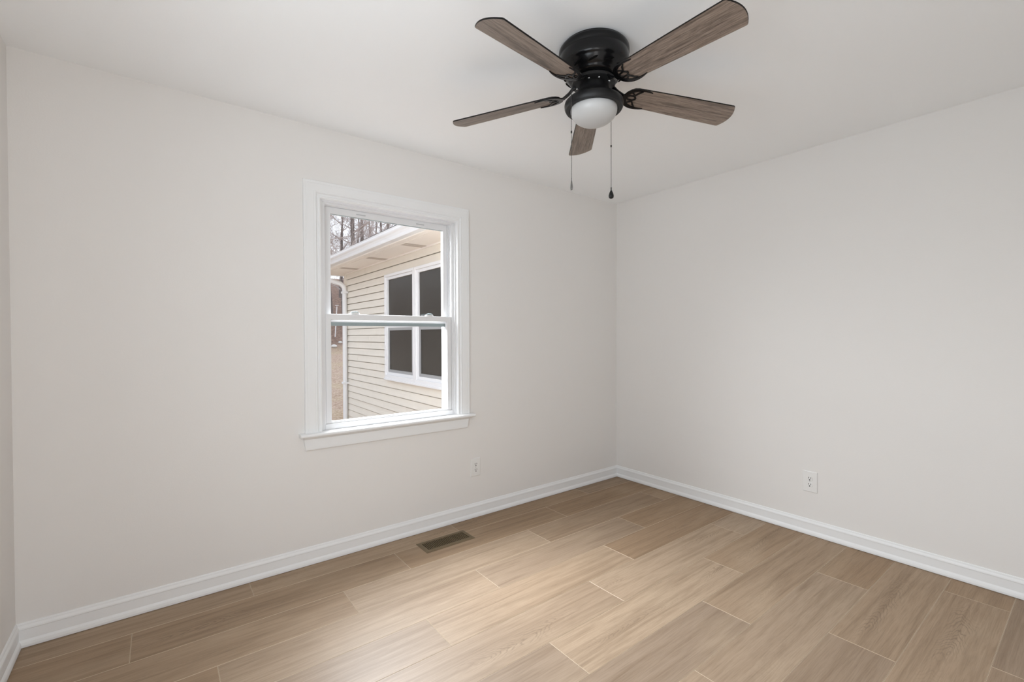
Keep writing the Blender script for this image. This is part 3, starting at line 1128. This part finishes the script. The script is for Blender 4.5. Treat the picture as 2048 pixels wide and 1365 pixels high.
# ------------------------------------------------------------------ outside: bare trees on the rise behind the yard
def grow(seed, height, r0):
    """trunk mesh and branch mesh of one leafless tree standing at the origin"""
    R = random.Random(seed)
    tb, bb = nb(), nb()
    n_ = 9
    pts, rad = [], []
    lean = Vector((R.uniform(-0.05, 0.05), R.uniform(-0.05, 0.05), 0))
    p = Vector((0, 0, -0.3))
    for i in range(n_+1):
        pts.append(p.copy())
        rad.append(max(0.02, r0*(1-0.88*i/n_)))
        p = p+Vector((R.uniform(-0.12, 0.12), R.uniform(-0.12, 0.12), height/n_))+lean
    tube(tb, pts, rad, 8)

    def branch(start, d, length, r, depth):
        q, v = start.copy(), d.normalized()
        P, Q = [q.copy()], [r]
        segs = 4 if depth < 2 else 3
        for i in range(segs):
            v = (v+Vector((R.uniform(-.28, .28), R.uniform(-.28, .28), R.uniform(-.12, .26)))).normalized()
            q = q+v*length/segs
            P.append(q.copy()); Q.append(max(0.006, r*(1-0.8*(i+1)/segs)))
        tube(bb, P, Q, 4 if depth < 2 else 3, caps=False)
        if depth >= 3:
            return
        kids = (6, 5, 4)[depth]
        for i in range(kids):
            t = R.uniform(0.25, 1.0)*segs
            a = min(int(t), segs-1)
            s = P[a].lerp(P[a+1], t-a)
            dd = (P[a+1]-P[a]).normalized()
            side = dd.orthogonal().normalized()
            side = Matrix.Rotation(R.uniform(0, 6.28), 3, dd) @ side
            branch(s, dd*0.75+side*0.85+Vector((0, 0, 0.25)), length*R.uniform(0.38, 0.62), max(0.007, Q[a]*0.5), depth+1)

    for i in range(15):
        t = (0.22+0.76*i/14)*n_
        a = min(int(t), n_-1)
        s = pts[a].lerp(pts[a+1], t-a)
        ang = R.uniform(0, 6.28)
        up_ = R.uniform(0.2, 0.9)
        branch(s, Vector((math.cos(ang), math.sin(ang), up_)), height*R.uniform(0.16, 0.27)*(1.1-0.55*i/14), rad[a]*0.42, 0)
    return tb, bb


TREE_LABEL = 'leafless grey-brown tree in the woods beyond the leaf-strewn lawn'
protos = []
for q, (seed, hh, r0) in enumerate(((3, 15.0, 0.17), (8, 17.0, 0.20), (21, 13.0, 0.13))):
    tb, bb = grow(seed, hh, r0)
    root = tag(empty('bare_tree'), TREE_LABEL, 'tree', 'bare trees in the woods beyond the lawn')
    link('trunk', tb, M_bark, root, smooth=True)
    link('branches', bb, M_twig, root)
    protos.append(root)


def place_tree(i, k, t, rz, sc):
    if i < len(protos):
        o_ = protos[i]
    else:
        src = protos[i % len(protos)]
        o_ = src.copy(); C.objects.link(o_)
        for chd in src.children:
            c_ = chd.copy(); C.objects.link(c_); c_.parent = o_
    x, y = CAM.x+t*(math.cos(YAW)+k*rt.x), CAM.y+t*(math.sin(YAW)+k*rt.y)
    o_.location = (x, y, ground_z(x, y))
    o_.rotation_euler = (0, 0, rz)
    o_.scale = (sc, sc, sc)


spots = [(-0.406, 28, 1.0), (-0.345, 29, 0.95), (-0.300, 31, 0.9), (-0.412, 33, 1.0), (-0.320, 36, 1.05), (-0.365, 37, 1.1), (-0.262, 34, 0.95), (-0.392, 42, 1.1),
         (-0.337, 44, 1.15), (-0.285, 43, 1.1), (-0.235, 41, 1.0), (-0.372, 52, 1.2), (-0.312, 54, 1.2),
         (-0.47, 36, 1.1), (-0.53, 41, 1.15), (-0.60, 37, 1.1), (-0.68, 43, 1.2), (-0.77, 39, 1.1), (-0.88, 45, 1.2), (-0.50, 50, 1.2), (-0.64, 52, 1.25)]
for i, (k, t, sc) in enumerate(spots):
    place_tree(i, k, t, rnd.uniform(0, 6.28), sc)

# thin white marker post at the edge of the woods, and two pale stones
def at(k, t):
    x, y = CAM.x+t*(math.cos(YAW)+k*rt.x), CAM.y+t*(math.sin(YAW)+k*rt.y)
    return Vector((x, y, ground_z(x, y)))


p = at(-0.3835, 30.9)
post = tag(empty('marker_post', p), 'thin leaning white marker post at the edge of the woods', 'post')
bm = nb()
tube(bm, [(0, 0, -0.1), (0.05, -0.04, 1.0), (0.105, -0.08, 1.95)], 0.038, 8)
link('shaft', bm, M_post, post, smooth=True)
bm = nb()
tube(bm, [(0.105-0.10, -0.08+0.07, 2.06), (0.105+0.10, -0.08-0.07, 2.06)], 0.022, 6)
tube(bm, [(0.105, -0.08, 1.92), (0.107, -0.081, 2.06)], 0.015, 6)
link('crosspiece', bm, M_post, post, smooth=True)
for (k, t, s, lab) in ((-0.386, 26.5, 0.19, 'larger pale stone lying on the leaf-strewn lawn before the woods'), (-0.373, 28.3, 0.14, 'smaller pale stone beyond the larger one on the lawn')):
    bm = nb()
    bmesh.ops.create_icosphere(bm, subdivisions=3, radius=s)
    for v in bm.verts:
        v.co *= 1+0.22*math.sin(v.co.x*17+s*9)*math.cos(v.co.y*13)
        v.co.z *= 0.5
    o_ = link('stone', bm, M_rock, smooth=True, loc=at(k, t)+Vector((0, 0, s*0.2)))
    tag(o_, lab, 'stone', 'pale stones on the lawn')
